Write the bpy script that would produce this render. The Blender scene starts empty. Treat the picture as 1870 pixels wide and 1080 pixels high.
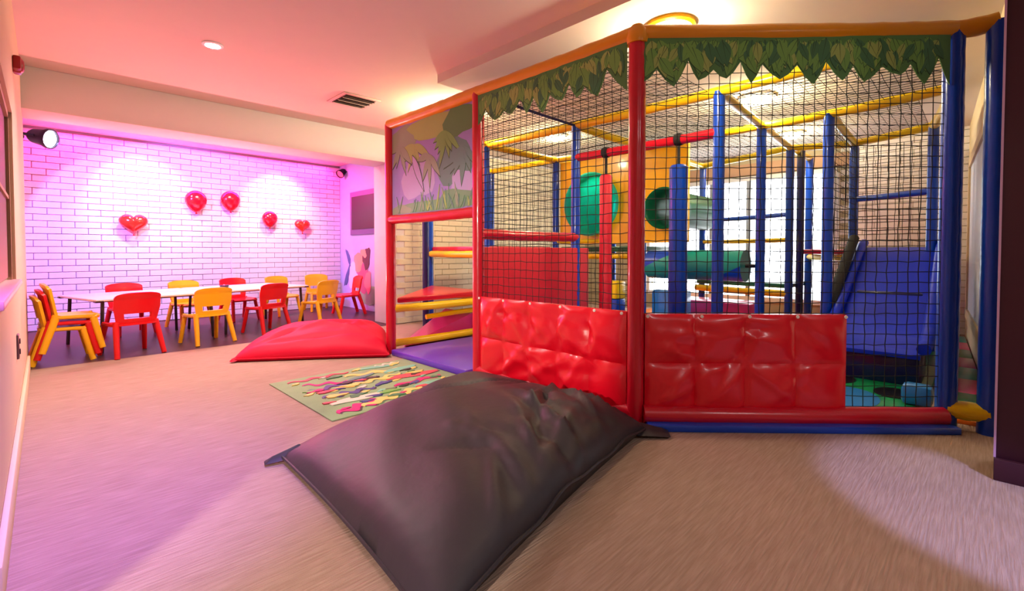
import bpy, bmesh, math, random
from mathutils import Vector, Matrix, Euler
R = math.radians
random.seed(7)
SC = bpy.context.scene
COL = SC.collection

# ------------------------------------------------------------------ camera
cam = bpy.data.cameras.new('camera'); camo = bpy.data.objects.new('camera', cam); COL.objects.link(camo)
cam.sensor_fit = 'HORIZONTAL'; cam.sensor_width = 36.0; cam.lens = 36.0*855/1870
cam.shift_y = -59/1870; cam.clip_start = .02; cam.clip_end = 200
camo.location = (0, 0, 1.05); camo.rotation_euler = (R(90-1.4), 0, R(-45))
SC.camera = camo

# ------------------------------------------------------------------ world, exposure, lights
w = bpy.data.worlds.new('world'); SC.world = w; w.use_nodes = True
bgn = w.node_tree.nodes['Background']; bgn.inputs[0].default_value = (.93, .97, 1, 1); bgn.inputs[1].default_value = 5.0
vs = SC.view_settings; vs.view_transform = 'Standard'; vs.look = 'None'; vs.exposure = 0.66; vs.gamma = 1.0; vs.use_curve_mapping = False
SC.cycles.max_bounces = 6; SC.cycles.diffuse_bounces = 3; SC.cycles.sample_clamp_indirect = 6; SC.cycles.use_denoising = True
SC.cycles.caustics_reflective = False; SC.cycles.caustics_refractive = False

def area_light(name, loc, size, energy, color=(1, 1, 1), aim=None, shape='DISK', size_y=None, spread=180):
    l = bpy.data.lights.new(name, 'AREA'); l.shape = shape; l.size = size; l.energy = energy; l.color = color; l.spread = R(spread)
    if size_y: l.size_y = size_y
    o = bpy.data.objects.new(name, l); COL.objects.link(o); o.location = loc
    if aim: o.rotation_euler = (Vector(aim)-Vector(loc)).to_track_quat('-Z', 'Y').to_euler()
    return o
def spot_light(name, loc, aim, energy, color, angle, blend=.4, radius=.04):
    l = bpy.data.lights.new(name, 'SPOT'); l.energy = energy; l.color = color; l.spot_size = R(angle); l.spot_blend = blend; l.shadow_soft_size = radius
    o = bpy.data.objects.new(name, l); COL.objects.link(o); o.location = loc
    o.rotation_euler = (Vector(aim)-Vector(loc)).to_track_quat('-Z', 'Y').to_euler()
    return o
CEIL = 2.70
# soft fill lights added overhead behind the camera
area_light('room_fill_light', (.2, -1.4, CEIL-.03), .6, 13, (1, .96, .95), shape='SQUARE')
area_light('room_fill_light', (1.9, -2.2, CEIL-.03), .6, 13, (1, .96, .95), shape='SQUARE')
# warm lamp of the lobby beyond the added doorway to the left of the camera: its light fans across the carpet
spot_light('lobby_lamp', (-2.21, -.15, 1.75), (1.2, 1.45, 0), 420, (1, .84, .72), 60, .3, .035)
# alcove: magenta strip hidden behind the bulkhead, white wall washers, violet stage lamp
area_light('alcove_magenta_strip', (1.9, 8.66, CEIL-.04), 3.8, 95, (1, .015, .32), shape='RECTANGLE', size_y=.06)
spot_light('wall_washer', (.95, 7.85, CEIL-.05), (1.05, 8.8, 1.75), 62, (1, .84, .90), 70, .8)
spot_light('wall_washer', (2.85, 7.85, CEIL-.05), (2.95, 8.8, 1.7), 62, (1, .86, .90), 70, .8)
spot_light('violet_stage_beam', (.14, 6.76, 2.17), (1.35, 8.8, 1.05), 300, (.20, .16, 1), 78, .10)
area_light('alcove_fill', (1.9, 7.2, CEIL-.04), .5, 34, (1, .84, .88))
# unseen spots added to colour the carpet: violet pool, cool patch of window light
spot_light('violet_pool_spot', (.12, 1.1, 2.6), (-.02, 2.75, 0), 420, (.40, .18, 1), 52, 1.0, .1)
spot_light('window_patch_spot', (.6, -2.2, 2.6), (2.60, -.10, 0), 520, (.40, .43, 1), 15, .3, .05)

# ------------------------------------------------------------------ helpers
def srgb(r, g, b):
    f = lambda c: (c/255/12.92) if c/255 <= .04045 else ((c/255+.055)/1.055)**2.4
    return (f(r), f(g), f(b), 1)
MATS = {}
def mat(name, col, rough=.5, metal=0, coat=0, spec=.5, noise=0, nscale=8, bump=0, bscale=40, emit=None, estr=0, trans=0, alpha=1, sub=0):
    m = bpy.data.materials.new(name); m.use_nodes = True; nt = m.node_tree; n = nt.nodes; b = n['Principled BSDF']
    b.inputs['Base Color'].default_value = col; b.inputs['Roughness'].default_value = rough; b.inputs['Metallic'].default_value = metal
    b.inputs['Coat Weight'].default_value = coat; b.inputs['Coat Roughness'].default_value = .08
    b.inputs['Specular IOR Level'].default_value = spec
    if trans: b.inputs['Transmission Weight'].default_value = trans
    if alpha < 1: b.inputs['Alpha'].default_value = alpha
    if emit: b.inputs['Emission Color'].default_value = emit; b.inputs['Emission Strength'].default_value = estr
    tc = n.new('ShaderNodeTexCoord')
    if noise:
        t = n.new('ShaderNodeTexNoise'); t.inputs['Scale'].default_value = nscale; t.inputs['Detail'].default_value = 4
        nt.links.new(tc.outputs['Object'], t.inputs['Vector'])
        mx = n.new('ShaderNodeMixRGB'); mx.blend_type = 'MIX'
        mx.inputs[1].default_value = tuple(c*(1-noise) for c in col[:3])+(1,); mx.inputs[2].default_value = tuple(min(1, c*(1+noise)) for c in col[:3])+(1,)
        nt.links.new(t.outputs['Fac'], mx.inputs[0]); nt.links.new(mx.outputs[0], b.inputs['Base Color'])
    if bump:
        t = n.new('ShaderNodeTexNoise'); t.inputs['Scale'].default_value = bscale; t.inputs['Detail'].default_value = 3
        nt.links.new(tc.outputs['Object'], t.inputs['Vector'])
        bp = n.new('ShaderNodeBump'); bp.inputs['Strength'].default_value = bump; bp.inputs['Distance'].default_value = .01
        nt.links.new(t.outputs['Fac'], bp.inputs['Height']); nt.links.new(bp.outputs[0], b.inputs['Normal'])
    MATS[name] = m
    return m
def ribbed(name, c1, c2, angle, scale, rough=.95, bump=.5):
    m = mat(name, c1, rough, spec=.1); nt = m.node_tree; n = nt.nodes; b = n['Principled BSDF']
    tc = n.new('ShaderNodeTexCoord'); mp = n.new('ShaderNodeMapping'); mp.inputs['Rotation'].default_value = (0, 0, R(angle))
    wv = n.new('ShaderNodeTexWave'); wv.inputs['Scale'].default_value = scale; wv.inputs['Distortion'].default_value = 2.5; wv.inputs['Detail'].default_value = 2; wv.inputs['Detail Scale'].default_value = 2
    nz = n.new('ShaderNodeTexNoise'); nz.inputs['Scale'].default_value = 60; nz.inputs['Detail'].default_value = 5
    mix = n.new('ShaderNodeMath'); mix.operation = 'MULTIPLY_ADD'; mix.inputs[1].default_value = .5
    cr = n.new('ShaderNodeMixRGB'); cr.inputs[1].default_value = c1; cr.inputs[2].default_value = c2
    bp = n.new('ShaderNodeBump'); bp.inputs['Strength'].default_value = bump; bp.inputs['Distance'].default_value = .006
    L = nt.links.new
    L(tc.outputs['Object'], mp.inputs[0]); L(mp.outputs[0], wv.inputs[0]); L(tc.outputs['Object'], nz.inputs[0])
    sc2 = n.new('ShaderNodeMath'); sc2.operation = 'MULTIPLY'; sc2.inputs[1].default_value = .5
    L(nz.outputs['Fac'], sc2.inputs[0]); L(wv.outputs['Fac'], mix.inputs[0]); L(sc2.outputs[0], mix.inputs[2])
    L(mix.outputs[0], cr.inputs[0]); L(cr.outputs[0], b.inputs['Base Color']); L(mix.outputs[0], bp.inputs['Height']); L(bp.outputs[0], b.inputs['Normal'])
    return m

class MB:
    def __init__(s): s.v = []; s.f = []
    def add(s, vs_, fs):
        o = len(s.v); s.v += [tuple(p) for p in vs_]; s.f += [tuple(i+o for i in q) for q in fs]; return s
    def box(s, c, d, rz=0, M=None):
        x, y, z = (q/2 for q in d)
        M = M or (Matrix.Translation(c) @ Matrix.Rotation(rz, 4, 'Z'))
        p = [M @ Vector(q) for q in ((-x,-y,-z),(x,-y,-z),(x,y,-z),(-x,y,-z),(-x,-y,z),(x,-y,z),(x,y,z),(-x,y,z))]
        return s.add(p, [(3,2,1,0),(4,5,6,7),(0,1,5,4),(1,2,6,5),(2,3,7,6),(3,0,4,7)])
    def path(s, pts, r, n=10, caps=True, flat=1.0, up=(0, 0, 1)):
        pts = [Vector(p) for p in pts]; k = len(pts)
        rr = r if isinstance(r, (list, tuple)) else [r]*k
        vs_ = []
        for i, p in enumerate(pts):
            t = (pts[min(i+1, k-1)]-pts[max(i-1, 0)]).normalized()
            u = Vector(up)
            if abs(t.dot(u)) > .95: u = Vector((1, 0, 0))
            a = t.cross(u).normalized(); b = a.cross(t).normalized()
            for j in range(n):
                th = 2*math.pi*j/n
                vs_.append(p + a*math.cos(th)*rr[i] + b*math.sin(th)*rr[i]*flat)
        fs = []
        for i in range(k-1):
            for j in range(n):
                fs.append((i*n+j, i*n+(j+1) % n, (i+1)*n+(j+1) % n, (i+1)*n+j))
        if caps: fs += [tuple(reversed(range(n))), tuple(range((k-1)*n, k*n))]
        return s.add(vs_, [tuple(reversed(q)) for q in fs])
    def tube(s, a, b, r, n=12): return s.path([a, b], r, n)
    def lathe(s, prof, c=(0, 0, 0), n=20, M=None):
        M = M or Matrix.Translation(c); vs_ = []; k = len(prof)
        for r, z in prof:
            for j in range(n):
                th = 2*math.pi*j/n; vs_.append(M @ Vector((r*math.cos(th), r*math.sin(th), z)))
        fs = [(i*n+j, i*n+(j+1) % n, (i+1)*n+(j+1) % n, (i+1)*n+j) for i in range(k-1) for j in range(n)]
        fs += [tuple(reversed(range(n))), tuple(range((k-1)*n, k*n))]
        return s.add(vs_, fs)
    def prism(s, poly, z0, z1):
        n = len(poly)
        vs_ = [(x, y, z0) for x, y in poly]+[(x, y, z1) for x, y in poly]
        return s.add(vs_, [tuple(reversed(range(n))), tuple(range(n, 2*n))]+[(i, (i+1) % n, n+(i+1) % n, n+i) for i in range(n)])
    def sheet(s, P, poly, t0, t1):          # P(u, v, w) -> point; closed outline in (u, v) extruded from w=t0 to t1
        n = len(poly)
        vs_ = [P(u, v, t0) for u, v in poly]+[P(u, v, t1) for u, v in poly]
        return s.add(vs_, [tuple(reversed(range(n))), tuple(range(n, 2*n))]+[(i, (i+1) % n, n+(i+1) % n, n+i) for i in range(n)])
    def build(s, name, m, parent=None, bevel=0, seg=2, smooth=True, ang=40):
        me = bpy.data.meshes.new(name); me.from_pydata(s.v, [], s.f); me.update()
        bm = bmesh.new(); bm.from_mesh(me)
        bmesh.ops.recalc_face_normals(bm, faces=bm.faces)
        if bevel:
            es = [e for e in bm.edges if len(e.link_faces) == 2 and e.calc_face_angle(0) > R(30)]
            bmesh.ops.bevel(bm, geom=es, offset=bevel, segments=seg, profile=.5, affect='EDGES', clamp_overlap=True)
        bm.to_mesh(me); bm.free()
        if smooth:
            me.polygons.foreach_set('use_smooth', [True]*len(me.polygons)); me.set_sharp_from_angle(angle=R(ang))
        me.materials.append(MATS[m])
        return link(name, me, parent)
def link(name, me, parent=None):
    o = bpy.data.objects.new(name, me); COL.objects.link(o)
    if parent:
        o.parent = parent
        if parent.type == 'EMPTY' and parent.get('_w'): o.matrix_parent_inverse = Matrix.Translation(-parent.location)
    return o
def tag(o, label=None, cat=None, group=None, kind=None):
    if label: o['label'] = label
    if cat: o['category'] = cat
    if group: o['group'] = group
    if kind: o['kind'] = kind
    return o
def thing(name, loc, label, cat, group=None, world=True, rz=0):
    o = bpy.data.objects.new(name, None); COL.objects.link(o); o.location = loc; o.rotation_euler = (0, 0, rz); o.empty_display_size = .1
    if world: o['_w'] = 1
    return tag(o, label, cat, group)
def struct(o): o['kind'] = 'structure'; return o
def copy_tree(o, parent=None):
    c = o.copy(); COL.objects.link(c); c.parent = parent
    for ch in list(o.children): copy_tree(ch, c)
    return c

# ------------------------------------------------------------------ materials
mat('ceiling_paint', srgb(226, 214, 206), .9, noise=.02)
mat('white_paint', srgb(222, 216, 218), .85, noise=.02)
mat('cream_paint', srgb(214, 190, 160), .85, noise=.03)
mat('warm_paint', srgb(226, 205, 165), .85, noise=.03)
mat('maroon_paint', srgb(56, 10, 28), .6, noise=.05)
mat('edge_highlight', srgb(200, 160, 190), .4)
mat('white_brick', srgb(232, 226, 226), .8, noise=.05, nscale=5, bump=.25, bscale=35)
mat('mortar', srgb(178, 168, 172), .95, bump=.3, bscale=60)
mat('cream_brick', srgb(228, 216, 186), .8, noise=.05, nscale=5, bump=.25, bscale=35)
mat('cream_mortar', srgb(176, 164, 138), .95)
def streaked(name, c1, c2):
    m = mat(name, c1, .95, spec=.1); nt = m.node_tree; n = nt.nodes; L = nt.links.new; b = n['Principled BSDF']
    tc = n.new('ShaderNodeTexCoord'); mp = n.new('ShaderNodeMapping'); mp.inputs['Scale'].default_value = (7, 120, 1)
    nz = n.new('ShaderNodeTexNoise'); nz.inputs['Scale'].default_value = 1; nz.inputs['Detail'].default_value = 3
    n2 = n.new('ShaderNodeTexNoise'); n2.inputs['Scale'].default_value = 240; n2.inputs['Detail'].default_value = 2
    rp = n.new('ShaderNodeMapRange'); rp.inputs[1].default_value = .34; rp.inputs[2].default_value = .66
    ad = n.new('ShaderNodeMath'); ad.operation = 'MULTIPLY_ADD'; ad.inputs[1].default_value = .35
    cr = n.new('ShaderNodeMixRGB'); cr.inputs[1].default_value = c2; cr.inputs[2].default_value = c1
    bp = n.new('ShaderNodeBump'); bp.inputs['Strength'].default_value = .45; bp.inputs['Distance'].default_value = .006
    L(tc.outputs['Object'], mp.inputs[0]); L(mp.outputs[0], nz.inputs[0]); L(tc.outputs['Object'], n2.inputs[0]); L(nz.outputs['Fac'], rp.inputs[0])
    L(n2.outputs['Fac'], ad.inputs[0]); L(rp.outputs[0], ad.inputs[2]); L(rp.outputs[0], cr.inputs[0]); L(cr.outputs[0], b.inputs['Base Color']); L(ad.outputs[0], bp.inputs['Height']); L(bp.outputs[0], b.inputs['Normal'])
streaked('carpet', srgb(180, 154, 138), srgb(161, 135, 119))
ribbed('dark_wood', srgb(92, 66, 72), srgb(74, 52, 60), 90, 5, rough=.35, bump=.08)
for nm, c in dict(red=(205, 10, 40), blue=(0, 66, 188), yellow=(250, 212, 12), amber=(236, 160, 8), sun=(254, 196, 12), navy=(10, 22, 90), green=(10, 150, 88), teal=(10, 150, 140),
                  orange=(240, 120, 20), magenta=(200, 50, 120), purple=(98, 60, 190), black=(14, 14, 18), skyblue=(30, 130, 215), dkgreen=(8, 100, 62)).items():
    mat('vinyl_'+nm, srgb(*c), .30, coat=.25, bump=.12, bscale=28)
mat('vinyl_quilt', srgb(226, 8, 36), .30, coat=.3, bump=.08, bscale=18)
mat('foam_red', srgb(212, 24, 50), .6, bump=.15, bscale=50)
mat('plastic_red', srgb(216, 14, 20), .32)
mat('plastic_yellow', srgb(246, 186, 22), .32)
mat('slide_blue', srgb(0, 42, 205), .4, spec=.3)
mat('table_white', srgb(238, 232, 232), .3)
mat('table_metal', srgb(60, 56, 58), .4, .6)
mat('dark_metal', srgb(30, 26, 40), .45, .4)
mat('beanbag_black', srgb(46, 42, 49), .50, spec=.4, bump=.35, bscale=9)
mat('beanbag_red', srgb(222, 8, 56), .6, spec=.3, bump=.3, bscale=9)
mat('rope_black', srgb(22, 24, 26), .8)
mat('balloon_red', srgb(214, 18, 40), .16, coat=.6)
mat('balloon_foil', srgb(232, 60, 40), .14, .35, coat=.5)
mat('string_white', srgb(240, 225, 235), .7)
mat('eyelet', srgb(235, 230, 220), .3)
mat('lamp_glow', srgb(255, 240, 210), .5, emit=(1, .86, .58, 1), estr=9)
mat('downlight_glow', srgb(255, 255, 255), .5, emit=(1, .96, .92, 1), estr=14)
mat('stage_lens', srgb(230, 220, 255), .2, emit=(.80, .74, 1, 1), estr=9)
mat('alarm_red', srgb(150, 4, 10), .35)
mat('vent_dark', srgb(70, 50, 52), .6)
mat('vent_frame', srgb(220, 190, 185), .5)
mat('olive_glass', srgb(66, 54, 32), .6)
mat('pink_wood', srgb(206, 150, 150), .5)
mat('socket_metal', srgb(96, 70, 62), .4)
mat('window_white', srgb(235, 238, 242), .5)
mat('window_grey', srgb(150, 160, 176), .5)
mat('blind', srgb(205, 208, 222), .7)
mat('frame_cream', srgb(214, 186, 140), .6)
mat('lintel_tan', srgb(176, 140, 112), .7)
mat('dark_screen', srgb(66, 40, 54), .35)
mat('screen_frame', srgb(120, 104, 160), .5)
mat('lavender_wall', srgb(186, 200, 240), .85)
g = bpy.data.materials.new('glass'); g.use_nodes = True; nt = g.node_tree; nt.nodes.clear()
o1 = nt.nodes.new('ShaderNodeOutputMaterial'); t1 = nt.nodes.new('ShaderNodeBsdfTransparent'); g1 = nt.nodes.new('ShaderNodeBsdfGlossy'); g1.inputs['Roughness'].default_value = .02
m1 = nt.nodes.new('ShaderNodeMixShader'); m1.inputs[0].default_value = .06
nt.links.new(t1.outputs[0], m1.inputs[1]); nt.links.new(g1.outputs[0], m1.inputs[2]); nt.links.new(m1.outputs[0], o1.inputs[0]); MATS['glass'] = g
def translucent(name, col, k=.5):
    m = bpy.data.materials.new(name); m.use_nodes = True; nt = m.node_tree; b = nt.nodes['Principled BSDF']; b.inputs['Base Color'].default_value = col; b.inputs['Roughness'].default_value = .3
    tr = nt.nodes.new('ShaderNodeBsdfTranslucent'); tr.inputs[0].default_value = col; mx = nt.nodes.new('ShaderNodeMixShader'); mx.inputs[0].default_value = k
    nt.links.new(b.outputs[0], mx.inputs[1]); nt.links.new(tr.outputs[0], mx.inputs[2]); nt.links.new(mx.outputs[0], nt.nodes['Material Output'].inputs[0]); MATS[name] = m
translucent('tunnel_teal', srgb(70, 225, 215), .7); translucent('tunnel_green', srgb(30, 130, 90), .4)
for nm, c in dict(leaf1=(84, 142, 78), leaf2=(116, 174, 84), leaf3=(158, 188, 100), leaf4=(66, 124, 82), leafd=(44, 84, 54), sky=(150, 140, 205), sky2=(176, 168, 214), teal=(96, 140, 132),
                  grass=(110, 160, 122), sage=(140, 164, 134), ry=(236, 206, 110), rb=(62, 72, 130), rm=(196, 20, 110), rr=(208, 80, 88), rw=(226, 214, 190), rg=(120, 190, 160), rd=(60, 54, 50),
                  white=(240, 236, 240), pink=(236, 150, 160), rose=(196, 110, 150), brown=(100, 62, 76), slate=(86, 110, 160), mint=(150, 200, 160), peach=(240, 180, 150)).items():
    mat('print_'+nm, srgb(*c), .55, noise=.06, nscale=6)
mat('rug_green', srgb(142, 168, 124), .95, noise=.12, nscale=10, bump=.3, bscale=120)

# ------------------------------------------------------------------ the setting
def slab(name, x0, x1, y0, y1, z0, z1, m, parent=None, bevel=0):
    return MB().box(((x0+x1)/2, (y0+y1)/2, (z0+z1)/2), (x1-x0, y1-y0, z1-z0)).build(name, m, parent, bevel)
BW = 8.8      # face of the alcove brick wall
# floor: carpet up to the alcove, darker boards inside it; the carpet by the play frame is ribbed
fl = struct(slab('floor', -3.6, 8.4, -4.1, 9.0, -.12, -.02, 'cream_mortar'))
struct(slab('carpet', -3.6, 8.4, -4.1, 5.95, -.02, 0, 'carpet', fl))
struct(slab('wood_floor', -.5, 8.4, 5.95, 9.0, -.02, -.003, 'dark_wood', fl))
struct(slab('ceiling', -3.6, 8.4, -4.1, 9.0, CEIL, CEIL+.1, 'ceiling_paint'))
struct(slab('trim_soffit', 2.62, 8.4, -.3, 3.6, CEIL-.08, CEIL, 'ceiling_paint'))
bk = struct(slab('trim_bulkhead', -.5, 8.4, 6.0, 6.45, 2.32, CEIL, 'white_paint', bevel=.006))
# left wall with a hatch
wl = struct(MB().box((-.22, 5.275, 1.35), (.2, 2.35, 2.7)).box((-.22, 2.15, 1.35), (.2, .3, 2.7)).box((-.22, 3.2, .435), (.2, 1.8, .87)).box((-.22, 3.2, 2.29), (.2, 1.8, .82)).build('wall_left', 'cream_paint', None))
struct(slab('wall_left_return', -3.6, -.32, 2.0, 2.2, 0, CEIL, 'cream_paint'))
struct(slab('wall_alcove_left', -.5, -.3, 6.45, 9.0, 0, CEIL, 'white_paint'))
hw = thing('serving_hatch', (-.25, 3.03, .87), 'dark olive glazed hatch window set into the cream wall at far left', 'window')
hw['kind'] = 'structure'; hw.name = 'window_3'
slab('pane', -.165, -.15, 2.32, 4.08, .90, 1.86, 'olive_glass', hw)
slab('frame_bar', -.155, -.135, 4.05, 4.1, .88, 1.88, 'lintel_tan', hw); slab('frame_bar', -.155, -.135, 2.31, 4.1, 1.84, 1.88, 'lintel_tan', hw)
slab('frame_bar', -.155, -.14, 2.31, 4.1, 1.36, 1.38, 'lintel_tan', hw)
slab('sill', -.20, -.095, 2.30, 4.14, .85, .885, 'pink_wood', hw, bevel=.008)
struct(slab('baseboard_left', -.12, -.10, 2.0, 5.95, 0, .13, 'warm_paint', bevel=.006))
# walls behind and beside the camera
struct(slab('wall_behind', -3.8, 8.4, -4.3, -4.1, 0, CEIL, 'cream_paint'))
struct(slab('wall_far_left', -3.8, -3.6, -4.1, 2.2, 0, CEIL, 'cream_paint'))
struct(MB().box((-1.05, -1.92, 1.35), (.1, 4.36, 2.7)).box((-1.05, 1.46, 1.35), (.1, 1.08, 2.7)).box((-1.05, .59, 2.4), (.1, .66, .6)).build('wall_wedge_mask', 'cream_paint'))  # unseen partition added so its gap bounds the lamp's light on the carpet
wm = struct(slab('wall_maroon', 3.10, 3.36, -4.1, -.065, 0, CEIL, 'maroon_paint', bevel=.004))
struct(slab('baseboard_maroon', 3.07, 3.10, -4.1, -.06, 0, .10, 'maroon_paint', bevel=.004))
struct(slab('corner_highlight', 3.095, 3.112, -.067, -.059, .1, 2.55, 'edge_highlight'))  # lit edge of the wall corner drawn as a pale strip
# right wall beyond the frame, slightly turned
wr = struct(MB().prism([(3.95, -.10), (8.4, .13), (8.4, -.3), (3.95, -.3)], 0, CEIL).build('wall_right', 'warm_paint'))
w2 = thing('window_2', (5.5, -.02, .35), 'pale lavender blind in a cream frame on the right wall', 'window'); w2['kind'] = 'structure'
yr = lambda x: -.10+.23*(x-3.95)/4.45
for (xa, xb, za, zb, mm, nm, t) in ((4.3, 7.4, .4, 2.0, 'blind', 'blind', .012), (4.2, 4.3, .35, 2.1, 'frame_cream', 'frame_bar', .03), (7.4, 7.5, .35, 2.1, 'frame_cream', 'frame_bar', .03), (4.2, 7.5, 2.0, 2.1, 'frame_cream', 'frame_bar', .03), (4.2, 7.5, .3, .4, 'frame_cream', 'frame_bar', .03)):
    MB().prism([(xa, yr(xa)), (xb, yr(xb)), (xb, yr(xb)+t), (xa, yr(xa)+t)], za, zb).build(nm, mm, w2)
# nib wall at the right end of the alcove, alcove side wall
struct(slab('wall_nib', 3.52, 4.3, 6.0, 6.45, 0, 2.32, 'white_paint', bevel=.004))
struct(slab('wall_alcove_right', 4.08, 4.3, 6.45, 9.0, 0, CEIL, 'lavender_wall'))

# --- brick walls
BH, BL, J = .086, .27, .008
def brick_mesh(name, l, h, m):
    b = MB().box((0, 0, 0), (l, .03, h)); o = b.build(name, m, None, bevel=.004, seg=1, smooth=False); me = o.data; bpy.data.objects.remove(o); return me
wa = struct(slab('wall_alcove', -.5, 4.3, BW+.008, BW+.2, 0, CEIL, 'mortar'))
full = brick_mesh('brick', BL-J, BH-J, 'white_brick')
cands = []
for row in range(int(2.7/BH)):
    z = (row+.5)*BH; off = (row % 2)*BL/2
    x = -.5-off+BL/2
    while x < 4.08:
        if x-BL/2 >= -.5 and x+BL/2 <= 4.09: cands.append((x, z, row))
        x += BL
def vis(c): return c[0] > -.4 and c[2]*BH < 2.62
cands.sort(key=lambda c: (not vis(c), c[0]+.001*c[1]))
near, rest = cands[:300], cands[300:]
for x, z, row in near:
    o = link('brick', full, wa); o.location = (x, BW+.008-.008+random.uniform(-.003, .002), z)
    o.location.y += .005; o.rotation_euler = (random.uniform(-.006, .006), 0, random.uniform(-.006, .006))
b = MB()
for x, z, row in rest: b.box((x, BW+.005+random.uniform(-.003, .002), z), (BL-J, .03, BH-J))
for row in range(int(2.7/BH)):
    xs_ = sorted(c[0] for c in cands if c[2] == row); xe = xs_[-1]+BL/2
    if 4.08-xe > .03: b.box(((xe+4.078)/2, BW+.005, (row+.5)*BH), (4.078-xe-J, .03, BH-J))
    xe = xs_[0]-BL/2
    if xe+.5 > .03: b.box(((xe-.5)/2, BW+.005, (row+.5)*BH), (xe+.5-J, .03, BH-J))
tag(b.build('brick_field', 'white_brick', wa, smooth=False), kind='stuff')
# cream brick wall behind the play frame and the window wall
wb = struct(slab('wall_back', 4.3, 8.4, 6.012, 6.2, 0, CEIL, 'cream_mortar'))
b = MB()
for row in range(int(2.7/BH)):
    x = 3.62-(row % 2)*BL/2
    while x < 8.2:
        if x > 3.6: b.box((x+BL/2, 6.0+random.uniform(-.003, .003), (row+.5)*BH), (BL-J, .03, BH-J))
        x += BL
tag(b.build('brick_field', 'cream_brick', wb, smooth=False), kind='stuff')
XW = 8.2
WY0, WY1, WZ0, WZ1 = 1.50, 4.5, .25, 2.28
wk = struct(MB().box((XW+.1, (WY0-.3)/2, 1.35), (.2, WY0+.3, 2.7)).box((XW+.1, (WY1+6.1)/2, 1.35), (.2, 6.1-WY1, 2.7)).box((XW+.1, (WY0+WY1)/2, WZ0/2), (.2, WY1-WY0, WZ0)).box((XW+.1, (WY0+WY1)/2, (WZ1+2.7)/2), (.2, WY1-WY0, 2.7-WZ1)).build('wall_window', 'cream_mortar'))
b = MB()
for row in range(int(2.7/BH)):
    y = -.3-(row % 2)*BL/2
    while y < WY0-BL+.02:
        if y > -.05: b.box((XW-.002, y+BL/2, (row+.5)*BH), (.03, BL-J, BH-J))
        y += BL
tag(b.build('brick_field', 'white_brick', wk, smooth=False), kind='stuff')
win = thing('window_1', (XW, 3, WZ0), 'tall bright white-framed daylight window at the back of the room', 'window'); win['kind'] = 'structure'
slab('frame_bar', XW-.02, XW+.06, WY0, WY1, WZ1-.07, WZ1, 'window_white', win); slab('frame_bar', XW-.02, XW+.06, WY0, WY1, WZ0, WZ0+.07, 'window_white', win)
ys = [WY0, 2.1, 2.7, 3.3, 3.9, WY1]
for i, y in enumerate(ys): slab('mullion', XW-.02, XW+.06, y-.035, y+.035, WZ0+.07, WZ1-.07, 'window_grey' if 0 < i < 5 else 'window_white', win)
for i in range(5): slab('pane', XW+.015, XW+.02, ys[i]+.035, ys[i+1]-.035, WZ0+.07, WZ1-.07, 'glass', win)
struct(slab('trim_lintel', XW-.06, XW, 1.3, 4.7, 2.30, 2.48, 'lintel_tan'))

# ------------------------------------------------------------------ ceiling lamps, vent, alarm
def round_lamp(x, y, z, label, e):
    t = thing('ceiling_lamp', (x, y, z), label, 'lamp', 'round ceiling lamps over the play frame')
    MB().lathe([(.0, 0), (.17, 0), (.17, -.02), (.15, -.03)], (x, y, z)).build('rim', 'vinyl_yellow' if x < 3.2 else 'window_white', t)
    MB().lathe([(.148, -.012), (.145, -.04), (.11, -.065), (.05, -.078), (.0, -.08)], (x, y, z), 24).build('diffuser', 'lamp_glow', t)
    l = bpy.data.lights.new('lamp_bulb', 'POINT'); l.shadow_soft_size = .06; l.energy = e*1.9; l.color = (1, .86, .56)
    lo = bpy.data.objects.new('lamp_bulb', l); COL.objects.link(lo); lo.location = (0, 0, -.16); lo.parent = t
SOF = CEIL-.08
round_lamp(3.10, 1.55, SOF, 'round yellow-rimmed ceiling lamp above the corner of the red front posts', 16)
round_lamp(5.12, 1.62, SOF, 'bright round ceiling lamp above the green and blue roller', 20)
round_lamp(5.15, 4.28, CEIL, 'round ceiling lamp over the yellow tunnel panel', 16)
round_lamp(7.0, 1.80, SOF, 'round ceiling lamp nearest the bright back window', 16)
round_lamp(3.35, 4.35, CEIL, 'round ceiling lamp above the printed jungle panel', 20)
t = thing('downlight', (.98, 4.35, CEIL), 'small bright recessed downlight in the pink ceiling', 'lamp')
MB().lathe([(.075, 0), (.075, -.008), (.055, -.012), (.055, -.002)], (.98, 4.35, CEIL)).build('bezel', 'window_white', t)
MB().lathe([(.052, -.004), (.05, -.012), (.0, -.016)], (.98, 4.35, CEIL)).build('bulb', 'downlight_glow', t)
l = bpy.data.lights.new('downlight_beam', 'SPOT'); l.energy = 190; l.spot_size = R(140); l.spot_blend = .9; l.color = (1, .80, .78); l.shadow_soft_size = .05
lo = bpy.data.objects.new('downlight_beam', l); COL.objects.link(lo); lo.location = (0, 0, -.03); lo.parent = t
t = thing('air_vent', (2.42, 4.86, CEIL), 'square louvred air vent in the ceiling beside the play frame', 'vent')
MB().box((2.42, 4.86, CEIL-.006), (.42, .42, .012)).build('vent_frame', 'vent_frame', t, bevel=.004)
MB().box((2.42, 4.86, CEIL-.013), (.34, .34, .004)).build('vent_back', 'vent_dark', t)
for i in range(6): MB().box(None, (.33, .03, .004), M=Matrix.Translation((2.42, 4.72+i*.056, CEIL-.020)) @ Matrix.Rotation(R(35), 4, 'X')).build('louvre', 'vent_frame' if i % 2 else 'vent_dark', t)
t = thing('fire_alarm', (-.12, 4.4, 2.25), 'dark red fire alarm sounder high on the left wall', 'alarm')
MB().lathe([(.05, 0), (.05, .03), (.045, .04), (.03, .05), (.0, .052)], M=Matrix.Translation((-.118, 4.4, 2.25)) @ Matrix.Rotation(R(90), 4, 'Y')).build('sounder', 'alarm_red', t)
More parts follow.
